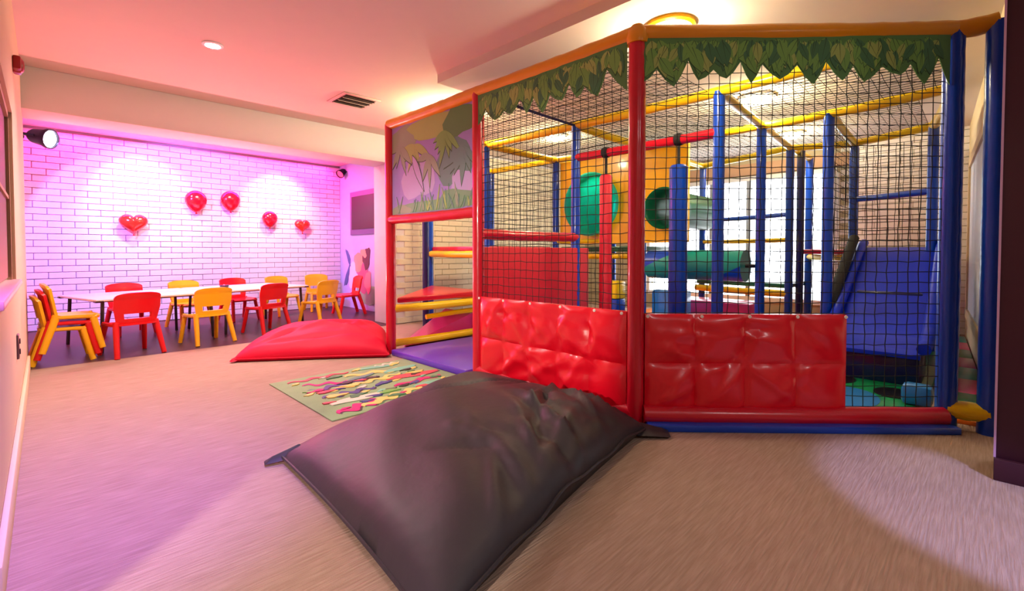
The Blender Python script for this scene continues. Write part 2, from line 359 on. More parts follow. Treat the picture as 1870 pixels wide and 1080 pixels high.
MB().box((-.10, 4.4, 2.25), (.04, .17, .085)).build('base_box', 'alarm_red', t, bevel=.012)
t = thing('wall_socket', (-.12, 3.95, .50), 'small dark socket plate on the cream left wall', 'socket')
MB().box((-.115, 3.95, .5), (.012, .09, .14)).build('plate', 'socket_metal', t, bevel=.004)
for dz in (-.03, .03): MB().box((-.107, 3.95, .5+dz), (.006, .03, .03)).build('outlet', 'dark_metal', t, bevel=.002)
# stage lamp in the alcove, plus small one on the far side
def par_can(loc, aim, label, s=1, lens='stage_lens'):
    t = thing('stage_lamp', loc, label, 'stage lamp', 'stage lamps in the alcove')
    q = (Vector(aim)-Vector(loc)).to_track_quat('Z', 'Y').to_matrix().to_4x4(); M = Matrix.Translation(loc) @ q @ Matrix.Scale(s, 4)
    MB().lathe([(.0, -.16), (.05, -.16), (.07, -.13), (.085, -.03), (.10, 0), (.10, .03), (.09, .03), (.085, .01)], M=M).build('housing', 'dark_metal', t)
    MB().lathe([(.0, .016), (.05, .02), (.084, .014), (.084, .008)], M=M).build('lens', lens, t)
    MB().path([M @ Vector(p) for p in ((.11, 0, -.04), (.13, 0, -.16), (.08, 0, -.25), (-.08, 0, -.25), (-.13, 0, -.16), (-.11, 0, -.04))], .010*s, 6).build('bracket', 'dark_metal', t)
    return t
par_can((.05, 6.72, 2.20), (1.3, 5.75, 1.9), 'violet stage lamp with glowing lens in the upper left of the alcove')
MB().tube((-.30, 6.78, 2.22), (-.13, 6.90, 2.22), .02).build('wall_arm', 'dark_metal', bpy.data.objects['stage_lamp'])
par_can((3.98, 8.55, 2.52), (3.2, 8.2, 1.9), 'small pale stage lamp high in the right corner of the alcove', .8, 'print_pink')
# framed dark screen and painted mural on the alcove side wall
t = thing('wall_screen', (4.07, 7.7, 1.36), 'dark rectangular screen on the lavender alcove side wall', 'screen')
slab('screen_frame', 4.055, 4.08, 7.1, 8.33, 1.36, 2.15, 'screen_frame', t, bevel=.005); slab('screen_panel', 4.045, 4.057, 7.16, 8.25, 1.46, 2.06, 'dark_screen', t)
t = thing('wall_mural', (4.075, 7.4, .3), 'pastel painted mural of loose shapes on the lavender alcove side wall', 'mural')
PM = lambda u, v, w: (4.078-w, u, v)
def blob(cu, cv, ru, rv, k=14, wob=.2, rot=0, seed=0):
    rn = random.Random(seed); ph = rn.uniform(0, 6)
    pts = []
    for i in range(k):
        a = 2*math.pi*i/k; r = 1+wob*math.sin(3*a+ph)*.6+wob*math.sin(5*a+2*ph)*.4
        x, y = ru*r*math.cos(a), rv*r*math.sin(a)
        pts.append((cu+x*math.cos(rot)-y*math.sin(rot), cv+x*math.sin(rot)+y*math.cos(rot)))
    return pts
for i, (u, v, ru, rv, mm, rot) in enumerate(((7.1, .36, .55, .16, 'mint', 0), (7.75, .66, .16, .24, 'white', .3), (7.35, .62, .2, .26, 'rose', -.2), (7.5, .86, .17, .17, 'peach', .6), (7.2, .92, .13, .18, 'brown', .2),
                                             (7.95, .62, .06, .2, 'slate', .5), (7.9, .93, .05, .16, 'slate', -.5), (7.6, .58, .1, .09, 'white', 0), (7.15, .55, .12, .18, 'pink', 0), (7.3, 1.0, .12, .06, 'peach', .4))):
    MB().sheet(PM, blob(u+.55, (v-.3)*1.15+.22, ru, rv*1.1, 16, .25, rot, i), .001+i*.0006, .003+i*.0006).build('painted_shape', 'print_'+mm, t, smooth=False)

# ------------------------------------------------------------------ balloons
def balloon(x, z, label, heart=False, r=.15, string=None, m='balloon_red'):
    y = BW-.02-r*.55
    t = thing('balloon', (x, y, z-r*1.3), label, 'balloon', 'red balloons on the brick wall')
    b = MB()
    if not heart:
        prof = []
        for i in range(15):
            a = math.pi*i/14; zz = math.cos(a); rad = math.sin(a)
            if zz < 0: zz *= 1.28; rad *= (1-.22*abs(math.cos(a))**1.5)
            prof.append((max(.001, r*rad), z+r*zz))
        b.lathe([(q, h-z) for q, h in prof], M=Matrix.Translation((x, y, z)) @ Matrix.Scale(.75, 4, (0, 1, 0)), n=24)
        b.build('balloon_skin', m, t); zb = z-r*1.28
    else:
        n, k = 40, 7; vs_ = []; fs = []
        for j in range(k):
            ph = math.pi*(j+.5)/k-math.pi/2; sc_ = math.cos(ph)
            for i in range(n):
                a = 2*math.pi*i/n
                hx = 16*math.sin(a)**3/16; hz = (13*math.cos(a)-3.6*math.cos(2*a)-1.6*math.cos(3*a)-.8*math.cos(4*a))/14
                vs_.append((x+r*1.1*hx*sc_, y+r*.5*math.sin(ph), z+r*hz*sc_))
        for j in range(k-1):
            for i in range(n): fs.append((j*n+i, j*n+(i+1) % n, (j+1)*n+(i+1) % n, (j+1)*n+i))
        fs += [tuple(range(n)), tuple(range((k-1)*n, k*n))]
        b.add(vs_, fs).build('balloon_skin', m, t, ang=70); zb = z-r*1.05
    MB().lathe([(.004, 0), (.008, -.012), (.018, -.028), (.016, -.032)], (x, y, zb+.006), 10).build('knot', m, t)
    if string:
        pts = [(x+.006*math.sin(i*1.1), y+.004*math.cos(i*.9), zb-.02-(zb-.02-string)*i/14) for i in range(15)]
        MB().path(pts, .006, 6).build('string', 'string_white', t)
balloon(.93, 1.47, 'red heart-shaped foil balloon farthest left on the brick wall', True, .155, m='balloon_foil')
balloon(1.70, 1.86, 'round red balloon without a string left of the white-stringed one', r=.150)
balloon(2.18, 1.90, 'round red balloon with a long white string', r=.145, string=.58)
balloon(2.78, 1.63, 'smaller round red balloon between the stringed one and the far heart', r=.125)
balloon(3.33, 1.53, 'small red heart-shaped foil balloon nearest the lavender side wall', True, .125, m='balloon_foil')

# ------------------------------------------------------------------ children's chairs and tables
def make_chair(m, label):
    t = thing('child_chair', (0, 0, 0), label, 'chair', 'moulded plastic children chairs', world=False)
    # seat: dished slab with rounded outline
    n = 12; vs_ = []; fs = []
    for j in range(n+1):
        for i in range(n+1):
            u, v = -1+2*i/n, -1+2*j/n
            k = (abs(u)**5+abs(v)**5)**.2 if (u or v) else 1
            mx = max(abs(u), abs(v)) or 1; q = mx/k
            x, y = .195*u*q, .185*v*q
            vs_.append((x, y, .335-.012*(1-u*u)*(1-v*v)-(.02*max(0, v)**4)))
    for j in range(n):
        for i in range(n): a = j*(n+1)+i; fs.append((a, a+1, a+n+2, a+n+1))
    def solid(vs_, fs, th, name):
        me = bpy.data.meshes.new(name); me.from_pydata(vs_, [], fs); bm = bmesh.new(); bm.from_mesh(me)
        bmesh.ops.recalc_face_normals(bm, faces=bm.faces); bmesh.ops.solidify(bm, geom=bm.faces[:], thickness=th)
        bmesh.ops.recalc_face_normals(bm, faces=bm.faces)
        bm.to_mesh(me); bm.free(); me.polygons.foreach_set('use_smooth', [True]*len(me.polygons)); me.set_sharp_from_angle(angle=R(50)); me.materials.append(MATS[m])
        return link(name, me, t)
    solid(vs_, fs, .022, 'seat')
    # backrest with grip slot
    nu, nv = 16, 12; vs_ = []; fs = []
    for j in range(nv+1):
        for i in range(nu+1):
            u, v = -1+2*i/nu, j/nv
            z = .325+.315*v; wdt = .17+.03*min(1, v*2)
            cor = max(0, v-.82)/.18; wdt_c = wdt*(1-.10*cor**2.5)
            y = -.175-.05*v+.035*u*u+(-.012 if v > .9 else 0)
            vs_.append((wdt_c*u, y, z-.018*cor*u**4))
    for j in range(nv):
        for i in range(nu):
            if 3 <= i <= 12 and 2 <= j <= 3: continue
            a = j*(nu+1)+i; fs.append((a, a+1, a+nu+2, a+nu+1))
    solid(vs_, fs, .022, 'backrest')
    for sx in (-1, 1):
        MB().path([(sx*.168, -.13, .345), (sx*.178, -.162, .24), (sx*.191, -.205, .10), (sx*.2, -.235, 0)], [.031, .030, .028, .026], 10, flat=.85).build('leg', m, t)
        MB().path([(sx*.168, .12, .33), (sx*.177, .143, .22), (sx*.187, .168, .10), (sx*.195, .19, 0)], [.029, .028, .026, .024], 10, flat=.85).build('leg', m, t)
    for sx in (-1, 1):
        MB().path([(sx*.175, -.15, .32), (sx*.18, 0, .318), (sx*.175, .15, .31)], .018, 8).build('side_rim', m, t)
    return t
RC = make_chair('plastic_red', 'x'); YC = make_chair('plastic_yellow', 'x'); used = set()
def put_chair(src, x, y, face, label, z=0):
    o = src if id(src) not in used else copy_tree(src); used.add(id(src))
    o.location = (x, y, z); o.rotation_euler = (0, 0, R(face)-math.pi/2); o['label'] = label
    return o
ROW = 15
def rowpt(s, d): c, q = math.cos(R(ROW)), math.sin(R(ROW)); return (.36+s*c-d*q, 6.34+s*q+d*c)
put_chair(RC, .62, 6.19, 90+ROW, 'red plastic chair nearest the left wall, seen from behind, front row')
put_chair(YC, 1.33, 6.38, 90+ROW-2, 'yellow plastic chair between the two red front-row chairs')
put_chair(RC, 2.06, 6.66, 90+ROW+4, 'red plastic chair between the two yellow front-row chairs')
put_chair(YC, 2.84, 6.84, 90+ROW+8, 'yellow plastic chair at the right end of the front row')
put_chair(RC, 3.62, 7.55, 172, 'red plastic chair at the right end of the tables below the mural')
put_chair(RC, .78, 7.70, 270+ROW, 'red plastic chair across the table behind the nearest red chair')
put_chair(YC, 1.45, 7.86, 270+ROW, 'yellow plastic chair across the table behind the front yellow one')
put_chair(RC, 2.12, 8.06, 270+ROW, 'red plastic chair across the table under the stringed balloon')
put_chair(YC, 2.80, 8.18, 270+ROW, 'yellow plastic chair across the table left of the far corner')
put_chair(YC, 3.50, 8.40, 265, 'yellow plastic chair in the far corner by the lavender wall')
for i, (src, lab) in enumerate(((YC, 'bottom yellow chair of the three-chair stack by the left wall'), (RC, 'middle red chair of the three-chair stack by the left wall'), (YC, 'top yellow chair of the three-chair stack by the left wall'))):
    put_chair(src, .13+.035*i, 6.30-.01*i, 2, lab, z=.055*i)
def table(s0, label):
    cx, cy = rowpt(s0+.62, .52)
    t = thing('activity_table', (cx, cy, 0), label, 'table', 'white tables in the alcove', world=False, rz=R(ROW))
    MB().box((0, 0, .548), (1.22, 1.02, .024)).build('tabletop', 'table_white', t, bevel=.010)
    MB().box((0, 0, .532), (1.14, .94, .012)).build('under_frame', 'table_metal', t)
    for sx in (-1, 1):
        for sy in (-1, 1):
            MB().path([(sx*.53, sy*.43, .53), (sx*.55, sy*.45, 0)], .017, 8).build('leg', 'table_metal', t)
            MB().box((sx*.58, sy*.48, .536), (.07, .07, .02)).build('corner_cap', 'vinyl_black', t, bevel=.006)
table(0, 'white low table at the left end of the row, nearest the stacked chairs')
table(1.25, 'white low table at the right end of the row, toward the mural')

t = thing('added_uplight', (1.75, 7.35, .56), 'small black disc added on the white tables for the pink ceiling light', 'lamp')  # disc and spot added to tint the room ceiling pink
MB().lathe([(.0, 0), (.05, 0), (.055, .01), (.055, .03), (.045, .035), (.04, .03), (.0, .028)], (1.75, 7.35, .561), 20).build('housing', 'vinyl_black', t)
l = bpy.data.lights.new('added_pink_beam', 'SPOT'); l.energy = 270; l.spot_size = R(120); l.spot_blend = 1; l.color = (1, .20, .20); l.shadow_soft_size = .03
lo = bpy.data.objects.new('added_pink_beam', l); COL.objects.link(lo); lo.location = (0, 0, .06); lo.parent = t
lo.rotation_euler = (Vector((1.0, 3.9, CEIL))-Vector((1.75, 7.35, .62))).to_track_quat('-Z', 'Y').to_euler()

# ------------------------------------------------------------------ soft play frame
FR = thing('soft_play_frame', (2.53, 1.47, 0), 'large padded soft play frame with red, blue and yellow tubes and black netting', 'play frame')
HT = 2.35
def pad_post(x, y, m, r=.048, z0=0, z1=HT, name='post'):
    # foam sleeve laced along one side: a lathe with small pinches on the laced sector
    n, k = 14, max(6, int((z1-z0)/.045)); vs_ = []; fs = []
    ph = math.atan2(-y, -x)+.9
    for j in range(k+1):
        z = z0+(z1-z0)*j/k
        for i in range(n):
            a = 2*math.pi*i/n
            d = abs((a-ph+math.pi) % (2*math.pi)-math.pi)
            q = r*(1+.035*math.sin(j*2.1+x*9)*math.exp(-(d/.7)**2)-.10*(j % 2)*math.exp(-(d/.28)**2)+.012*math.sin(j*.9+i))
            vs_.append((x+q*math.cos(a), y+q*math.sin(a), z))
    for j in range(k):
        for i in range(n): fs.append((j*n+i, j*n+(i+1) % n, (j+1)*n+(i+1) % n, (j+1)*n+i))
    fs += [tuple(reversed(range(n))), tuple(range(k*n, (k+1)*n))]
    return MB().add(vs_, fs).build(name, m, FR, ang=60)
def pad_rail(a, b, m, r=.045, name='rail', lump=.05):
    a, b = Vector(a), Vector(b); L = (b-a).length; k = max(4, int(L/.06)); rn = random.Random(int(L*1000))
    pts, rr = [], []
    for j in range(k+1):
        p = a.lerp(b, j/k); p.z -= .006*math.sin(math.pi*j/k)
        pts.append(p); rr.append(r*(1+rn.uniform(-lump, lump)*(1 if 0 < j < k else 0)))
    return MB().path(pts, rr, 12).build(name, m, FR, ang=60)
P1, P2, P3, P4, P5 = (2.53, 1.47), (2.53, 2.92), (2.53, 4.30), (3.80, .13), (3.83, -.05)
for p in (P1, P2, P3): pad_post(*p, 'vinyl_red', .05)
for p in (P4, P5): pad_post(*p, 'vinyl_blue', .052)
B = dict(a=(3.90, 2.97), b=(3.90, 1.52), c=(3.82, 4.27), d=(5.27, 1.62), e=(5.27, 2.97), f=(5.15, 4.27), g=(6.62, 1.70), h=(6.95, 1.66), i=(7.55, 1.70), j=(7.1, 3.0), k=(5.26, 1.03), l=(6.9, 1.09), m=(6.5, .36), n=(3.95, 5.62), o=(5.15, 5.62), p=(6.62, 4.27), q=(3.72, 5.40))
for kk, p in B.items(): pad_post(*p, 'vinyl_blue' if kk not in 'hq' else 'vinyl_navy', .046)
def z3(p, z): return (p[0], p[1], z)
RT = lambda a, b, m='vinyl_yellow', z=HT, r=.042: pad_rail(z3(a, z), z3(b, z), m, r)
for a, b_ in ((P3, P2), (P2, P1), (P1, P4), (P4, P5)): RT(a, b_, 'vinyl_amber', HT, .052)
MB().lathe([(.0, 0), (.06, 0), (.066, .03), (.062, .075), (.035, .11), (.0, .115)], (P1[0], P1[1], HT-.06), 16).build('corner_cap', 'vinyl_amber', FR)
for a, b_ in (('c', 'a'), ('a', 'b'), ('f', 'e'), ('e', 'd'), ('d', 'k'), ('a', 'e'), ('b', 'd'), ('c', 'f'), ('d', 'g'), ('k', 'l'), ('l', 'm'), ('g', 'i'), ('e', 'j'), ('j', 'g'), ('n', 'o'), ('o', 'f'), ('f', 'p'), ('p', 'j'), ('g', 'l')):
    RT(B[a], B[b_])
RT(B['b'], P4); RT(B['k'], (5.1, .15)); RT((5.1, .15), P4); RT(P3, B['c']); RT(P3, B['n']); RT(P2, B['a'], 'vinyl_navy', HT, .014)
RT((5.1, .15), B['m']); pad_post(5.1, .15, 'vinyl_blue', .046)
# coloured cross rails
RT(P3, P2, 'vinyl_red', 1.38, .046); RT(P2, B['a'], 'vinyl_red', 1.20, .046); RT(B['a'], B['b'], 'vinyl_red', 2.02, .042)
RT(P2, P1, 'vinyl_red', .075, .05); RT(P4, P5, 'vinyl_yellow', .12, .055)
RT(B['l'], B['m'], 'vinyl_blue', 1.68, .034); RT(B['j'], B['g'], 'vinyl_blue', 1.52, .03); RT(B['j'], B['g'], 'vinyl_yellow', 1.20, .03)
RT(P3, B['c'], 'vinyl_yellow', .46, .042); RT(P3, B['c'], 'vinyl_yellow', .10, .04); RT(B['c'], B['f'], 'vinyl_yellow', .10, .04)
# diagonal front base: red padded sill on blue mat edge
dv = Vector((P4[0]-P1[0], P4[1]-P1[1], 0)); DL = dv.length; du = dv.normalized(); dn = Vector((du.y, -du.x, 0))
if dn.dot(Vector((-1, -1, 0))) < 0: dn = -dn
def PD(u, v, w): q = Vector((P1[0], P1[1], 0))+du*u+dn*w; return (q.x, q.y, v)
pad_rail(PD(.04, .075, .03), PD(DL-.04, .075, .03), 'vinyl_red', .055)
MB().sheet(PD, [(.05, .0), (DL-.02, .0), (DL-.02, .042), (.05, .042)], -.1, .13).build('base_pad', 'vinyl_blue', FR, bevel=.008)
def PL(u, v, w): return (2.53-w, 2.92-u, v)          # left face between P2 and P1, u from P2

# quilted vinyl guards
def quilt(P, u0, u1, v0, v1, nu, nv, seed, name='quilted_guard'):
    rn = random.Random(seed); W, Hh = 64, 34; vs_ = []; fs = []
    folds = [(rn.uniform(0, 1), rn.uniform(0, 1), rn.uniform(-1.2, 1.2), rn.uniform(.2, .5), rn.uniform(.010, .020)*rn.choice((1, 1, -1))) for _ in range(nu*nv*3)]
    cell = {(i, j): rn.uniform(.7, 1.25) for i in range(nu) for j in range(nv)}
    for j in range(Hh+1):
        for i in range(W+1):
            s, q = i/W, j/Hh
            cu, cv = s*nu, q*nv; ci, cj = min(nu-1, int(cu)), min(nv-1, int(cv)); fu, fv = cu-ci, cv-cj
            h = .034*cell[(ci, cj)]*(math.sin(math.pi*fu)*math.sin(math.pi*fv))**.5
            env = min(1, 6*min(s, 1-s))*min(1, 6*min(q, 1-q))
            for a, b_, th, ln, am in folds:
                dx, dy = (s-a)*nu*.35, (q-b_)*nv*.35
                al = dx*math.cos(th)+dy*math.sin(th); ac = -dx*math.sin(th)+dy*math.cos(th)
                if abs(al) < ln: h += am*env*max(0, 1-abs(ac)/.055)*(1-(al/ln)**2)
            vs_.append(P(u0+(u1-u0)*s, v0+(v1-v0)*q, .022+max(-.005, h)))
    N = (W+1)
    for j in range(Hh):
        for i in range(W): a = j*N+i; fs.append((a, a+1, a+N+1, a+N))
    o = len(vs_)
    vs_ += [P(u0, v0, -.01), P(u1, v0, -.01), P(u1, v1, -.01), P(u0, v1, -.01)]
    fs.append((o+3, o+2, o+1, o))
    fs.append(tuple([o, o+1]+[i for i in range(W, -1, -1)])); fs.append(tuple([o+2, o+3]+[Hh*N+i for i in range(W+1)]))
    fs.append(tuple([o+3, o]+[j*N for j in range(Hh+1)])); fs.append(tuple([o+1, o+2]+[j*N+W for j in range(Hh, -1, -1)]))
    return MB().add(vs_, fs).build(name, 'vinyl_quilt', FR, ang=35)
q1 = quilt(PL, .045, 1.40, .03, .685, 5, 2, 3); q1['label'] = 'glossy red quilted vinyl guard on the left face'
q2 = quilt(PD, .05, DL*.672, .085, .675, 4, 2, 11); q2['label'] = 'glossy red quilted vinyl guard on the angled front'
def eyelets(P, us, v, par):
    for u in us:
        c = Vector(P(u, v, .045)); nrm = (Vector(P(u, v, 1))-Vector(P(u, v, 0))).normalized()
        M = Matrix.Translation(c) @ nrm.to_track_quat('Z', 'Y').to_matrix().to_4x4()
        MB().lathe([(.0, .0), (.010, 0), (.010, .004), (.0, .006)], M=M, n=10).build('eyelet', 'eyelet', par)
eyelets(PD, [.36, .68, 1.0, 1.24], .075, q2); eyelets(PD, [.06, .38, .66, .94, 1.22], .665, q2); eyelets(PL, [.06, .34, .62, .9, 1.18, 1.38], .675, q1); eyelets(PL, [.1, .4], .06, q1)
# flat red guard inside, along X below the red cross rail
MB().box((3.33, 2.945, .72), (1.50, .03, .74)).build('flat_guard', 'foam_red', FR, bevel=.01)

# nets
def net(P, u0, u1, v0, v1, step=.062, r=.0025, knots=True, name='net'):
    b = MB(); nu = max(1, round((u1-u0)/step)); nv = max(1, round((v1-v0)/step))
    def strand(pts):
        b.path(pts, r, 4, caps=False)
    jit = random.Random(int(u1*100+v1*10))
    G = [[(u0+(u1-u0)*i/nu+(jit.uniform(-.004, .004) if 0 < i < nu else 0), v0+(v1-v0)*j/nv+(jit.uniform(-.004, .004) if 0 < j < nv else 0)) for j in range(nv+1)] for i in range(nu+1)]
    for i in range(nu+1): strand([P(*G[i][j], 0) for j in range(nv+1)])
    for j in range(nv+1): strand([P(*G[i][j], 0) for i in range(nu+1)])
    if knots:
        for i in range(nu+1):
            for j in range(nv+1):
                c = Vector(P(*G[i][j], 0)); k = r*1.9
                b.add([c+Vector(q)*k for q in ((1,0,0),(-1,0,0),(0,1,0),(0,-1,0),(0,0,1),(0,0,-1))], [(0,2,4),(2,1,4),(1,3,4),(3,0,4),(2,0,5),(1,2,5),(3,1,5),(0,3,5)])
    return tag(b.build(name, 'rope_black', FR, smooth=False), kind='stuff')
net(PL, .05, 1.40, .66, 2.30); net(PD, .05, DL-.05, .12, 2.30)
PX = lambda x0: (lambda u, v, w: (x0+w, u, v)); PY = lambda y0: (lambda u, v, w: (u, y0+w, v)); PZ = lambda z0: (lambda u, v, w: (u, v, z0+w))
net(PY(4.27), 3.87, 5.10, .15, 2.3, .07, .003, False); net(PX(6.95), .15, 1.05, 1.05, 2.3, .07, .003, False); net(PY(1.06), 5.3, 6.86, .3, 2.3, .07, .003, False)
net(PZ(2.36), 2.60, 5.25, 1.60, 4.25, .07, .0025, False); net(PZ(2.36), 5.3, 6.85, .4, 4.2, .075, .0025, False); net(PZ(2.36), 3.95, 5.2, .2, 1.5, .07, .0025, False)
net(PY(.14), 3.86, 6.45, .1, 2.3, .07, .003, False); net(PX(5.20), 3.0, 4.25, .15, 1.1, .07, .003, False)

# leaf banners hung below the top rail
def leaf(cu, cv, ln, wd, ang, k=7):
    a = []; b_ = []
    for i in range(k+1):
        s = i/k; ww = wd*math.sin(math.pi*s**.8)*(1-.15*s)
        a.append((s*ln, ww)); b_.append((s*ln, -ww))
    pts = a+b_[-2:0:-1]; c, q = math.cos(ang), math.sin(ang)
    return [(cu+x*c-y*q, cv+x*q+y*c) for x, y in pts]
def banner(P, L, seed, label):
    rn = random.Random(seed); top = 2.31
    bot = []; u = .03; flip = True
    while u < L-.10:
        bot.append((u, (2.06 if flip else 2.155)+rn.uniform(-.035, .03))); u += rn.uniform(.055, .11); flip = not flip
    bot.append((L-.05, 2.02))
    # smooth the jagged hem into leaf tips
    hem = []
    for i in range(len(bot)-1):
        (a, za), (c, zc) = bot[i], bot[i+1]; hem.append((a, za)); s = .012 if zc > za else -.0
        hem.append(((a+c)/2, (za+zc)/2-.012))
    hem.append(bot[-1])
    poly = hem+[(L-.05, top), (.03, top)]
    o = MB().sheet(P, poly, .030, .034).build('leaf_banner', 'print_leaf1', FR, smooth=False); o['label'] = label
    sets = {k: MB() for k in ('leaf2', 'leaf3', 'leaf4', 'leafd')}
    def hz(u):
        for i in range(len(hem)-1):
            if hem[i][0] <= u <= hem[i+1][0]:
                t_ = (u-hem[i][0])/max(1e-6, hem[i+1][0]-hem[i][0]); return hem[i][1]*(1-t_)+hem[i+1][1]*t_
        return 2.16
    lay = 0
    for i in range(int(L*260)):
        cu = rn.uniform(.06, L-.10); ln = rn.uniform(.09, .17); an = R(rn.uniform(235, 305)); cv = rn.uniform(2.18, 2.30)
        pts = leaf(cu, cv, ln, ln*rn.uniform(.18, .28), an)
        if any(q[0] < .035 or q[0] > L-.055 or q[1] > 2.305 or q[1] < hz(q[0])+.004 for q in pts): continue
        lay += 1; kk = rn.choice(('leaf2', 'leaf3', 'leaf4', 'leaf2'))
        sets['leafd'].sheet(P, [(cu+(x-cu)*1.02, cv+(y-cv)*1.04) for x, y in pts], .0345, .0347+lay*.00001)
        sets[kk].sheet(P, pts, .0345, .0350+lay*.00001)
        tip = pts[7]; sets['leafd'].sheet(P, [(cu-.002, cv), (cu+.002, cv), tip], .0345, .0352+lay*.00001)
    for kk, bb in sets.items():
        if bb.v: tag(bb.build('leaf_print', 'print_'+kk, o, smooth=False), kind='stuff')
banner(PL, 1.45, 5, 'green leaf-print banner on the left face'); banner(PD, DL, 9, 'green leaf-print banner on the angled front')
# printed jungle panel between P3 and P2
PJ = lambda u, v, w: (2.53-w, 4.30-u, v)
jp = MB().sheet(PJ, [(.05, 1.42), (1.33, 1.42), (1.33, 2.30), (.05, 2.30)], -.004, .004).build('jungle_panel', 'print_sky', FR, smooth=False); jp['label'] = 'printed panel with purple sky, palm leaves and grass'
rn = random.Random(21); sets = {}
def pr(kk, pts, lay):
    pts = [(min(1.325, max(.055, x)), min(2.295, max(1.425, y))) for x, y in pts]
    sets.setdefault(kk, MB()).sheet(PJ, pts, .0042, .0046+lay*.00006)
for i, (u, v, ru, rv, kk) in enumerate(((.5, 1.75, .28, .2, 'sky2'), (1.05, 1.85, .25, .22, 'teal'), (.25, 2.16, .26, .12, 'sage'), (.75, 2.2, .4, .11, 'leaf3'), (1.15, 2.18, .25, .14, 'leaf1'), (1.2, 1.6, .2, .15, 'sky2'), (.6, 1.47, .5, .06, 'grass'), (1.1, 1.5, .3, .09, 'grass'), (.2, 1.46, .2, .05, 'sage'))):
    pr(kk, blob(u, v, ru, rv, 18, .2, 0, i+40), i)
lay = 10
for (cu, cv, nl, kk) in ((.45, 2.08, 7, 'leaf3'), (.95, 2.12, 7, 'leaf2'), (1.2, 1.95, 6, 'teal'), (.7, 1.95, 4, 'sage'), (.2, 2.1, 5, 'sage')):
    for i in range(nl):
        lay += 1; an = R(-160+140*i/nl+rn.uniform(-10, 10)); pts = leaf(cu, cv, rn.uniform(.2, .34), rn.uniform(.025, .045), an)
        pr('leafd', [(cu+(x-cu)*1.02, cv+(y-cv)*1.05-.003) for x, y in pts], lay); pr(kk, pts, lay+1)
for i in range(34):
    lay += 1; u = rn.uniform(.08, 1.3); pr(rn.choice(('grass', 'sage', 'leaf3', 'teal')), leaf(u, 1.43, rn.uniform(.08, .24), .010, R(90+rn.uniform(-35, 35))), lay)
pr('leafd', leaf(.42, 1.98, .42, .05, R(-62)), lay+2); pr('sky2', leaf(.425, 1.975, .40, .043, R(-62)), lay+3)
for kk, bb in sets.items(): tag(bb.build('jungle_print', 'print_'+kk, jp, smooth=False), kind='stuff')

# decks, pads, tunnel, roller inside the frame
def deck(name, poly, z, m, th=.06, label=None):
    o = MB().prism(poly, z-th, z).build(name, m, FR, bevel=.015)
    if label: o['label'] = label
    return o
deck('deck_pad', [(2.60, 4.30), (3.86, 4.30), (3.92, 5.56)], .57, 'vinyl_red', .06, 'red triangular deck pad by the opening')
RT((3.95, 5.62), B['c'], 'vinyl_yellow', .48, .04)
deck('deck_pad', [(3.88, 4.32), (5.1, 4.32), (5.1, 5.58), (3.95, 5.58)], 1.12, 'vinyl_red', .06); RT(B['c'], B['n'], 'vinyl_yellow', 1.02, .045); RT(B['c'], B['f'], 'vinyl_yellow', 1.02, .04)
deck('deck_pad', [(5.22, 3.0), (6.6, 3.0), (6.6, 4.24), (5.22, 4.24)], 1.12, 'vinyl_dkgreen', .07); RT(B['e'], B['f'], 'vinyl_yellow', 1.0, .04); RT(B['f'], B['e'], 'vinyl_yellow', 1.20, .03)
deck('deck_pad', [(6.7, 1.72), (7.9, 1.72), (7.9, 3.0), (6.9, 3.0)], .64, 'vinyl_dkgreen', .06); RT(B['g'], (6.9, 3.0), 'vinyl_yellow', .52, .045)
deck('deck_pad', [(6.62, .22), (7.9, .22), (7.9, 1.65), (6.95, 1.65), (6.95, 1.12), (6.62, 1.0)], 1.08, 'vinyl_red', .06); RT(B['l'], B['i'], 'vinyl_yellow', .98, .04); RT(B['m'], B['l'], 'vinyl_yellow', .96, .035)
# crawl ramp under the triangular deck
MB().add([(2.75, 4.42, .02), (3.75, 4.42, .02), (3.75, 5.0, .02), (2.95, 4.7, .02), (3.75, 4.42, .30), (3.75, 5.0, .30)], [(0, 1, 4), (0, 4, 5, 3), (3, 5, 2), (1, 2, 5, 4), (0, 3, 2, 1)]).build('crawl_ramp', 'vinyl_magenta', FR)
MB().path([(3.1, 4.5, .30), (3.5, 4.42, .33), (3.8, 4.38, .34)], .03, 8).build('ramp_rail', 'vinyl_yellow', FR)
# tunnel panel with round opening (plane X = 5.2)
def holed(x, y0, y1, z0, z1, cy, cz, r, m, name, th=.04):
    k = 40; vs_ = []; fs = []
    def edge(a):
        c, s = math.cos(a), math.sin(a); t_ = 1e9
        if c > 1e-9: t_ = min(t_, (y1-cy)/c)
        if c < -1e-9: t_ = min(t_, (y0-cy)/c)
        if s > 1e-9: t_ = min(t_, (z1-cz)/s)
        if s < -1e-9: t_ = min(t_, (z0-cz)/s)
        return cy+t_*c, cz+t_*s
    angs = sorted(set([2*math.pi*i/k for i in range(k)]+[math.atan2(b_-cz, a-cy) % (2*math.pi) for a in (y0, y1) for b_ in (z0, z1)])); n = len(angs)
    for xx in (x, x+th):
        for a in angs: vs_.append((xx, cy+r*math.cos(a), cz+r*math.sin(a)))
        for a in angs: vs_.append((xx, *edge(a)))
    for i in range(n):
        j = (i+1) % n
        fs += [(i, j, n+j, n+i), (2*n+i, 3*n+i, 3*n+j, 2*n+j), (i, 2*n+i, 2*n+j, j), (n+i, n+j, 3*n+j, 3*n+i)]
    return MB().add(vs_, fs).build(name, m, FR, ang=50)
holed(5.19, 3.02, 4.22, 1.16, 2.30, 3.66, 1.68, .385, 'vinyl_sun', 'tunnel_panel'); holed(5.19, 2.36, 2.92, 1.16, 2.30, 2.62, 1.56, .21, 'vinyl_sun', 'tunnel_panel')
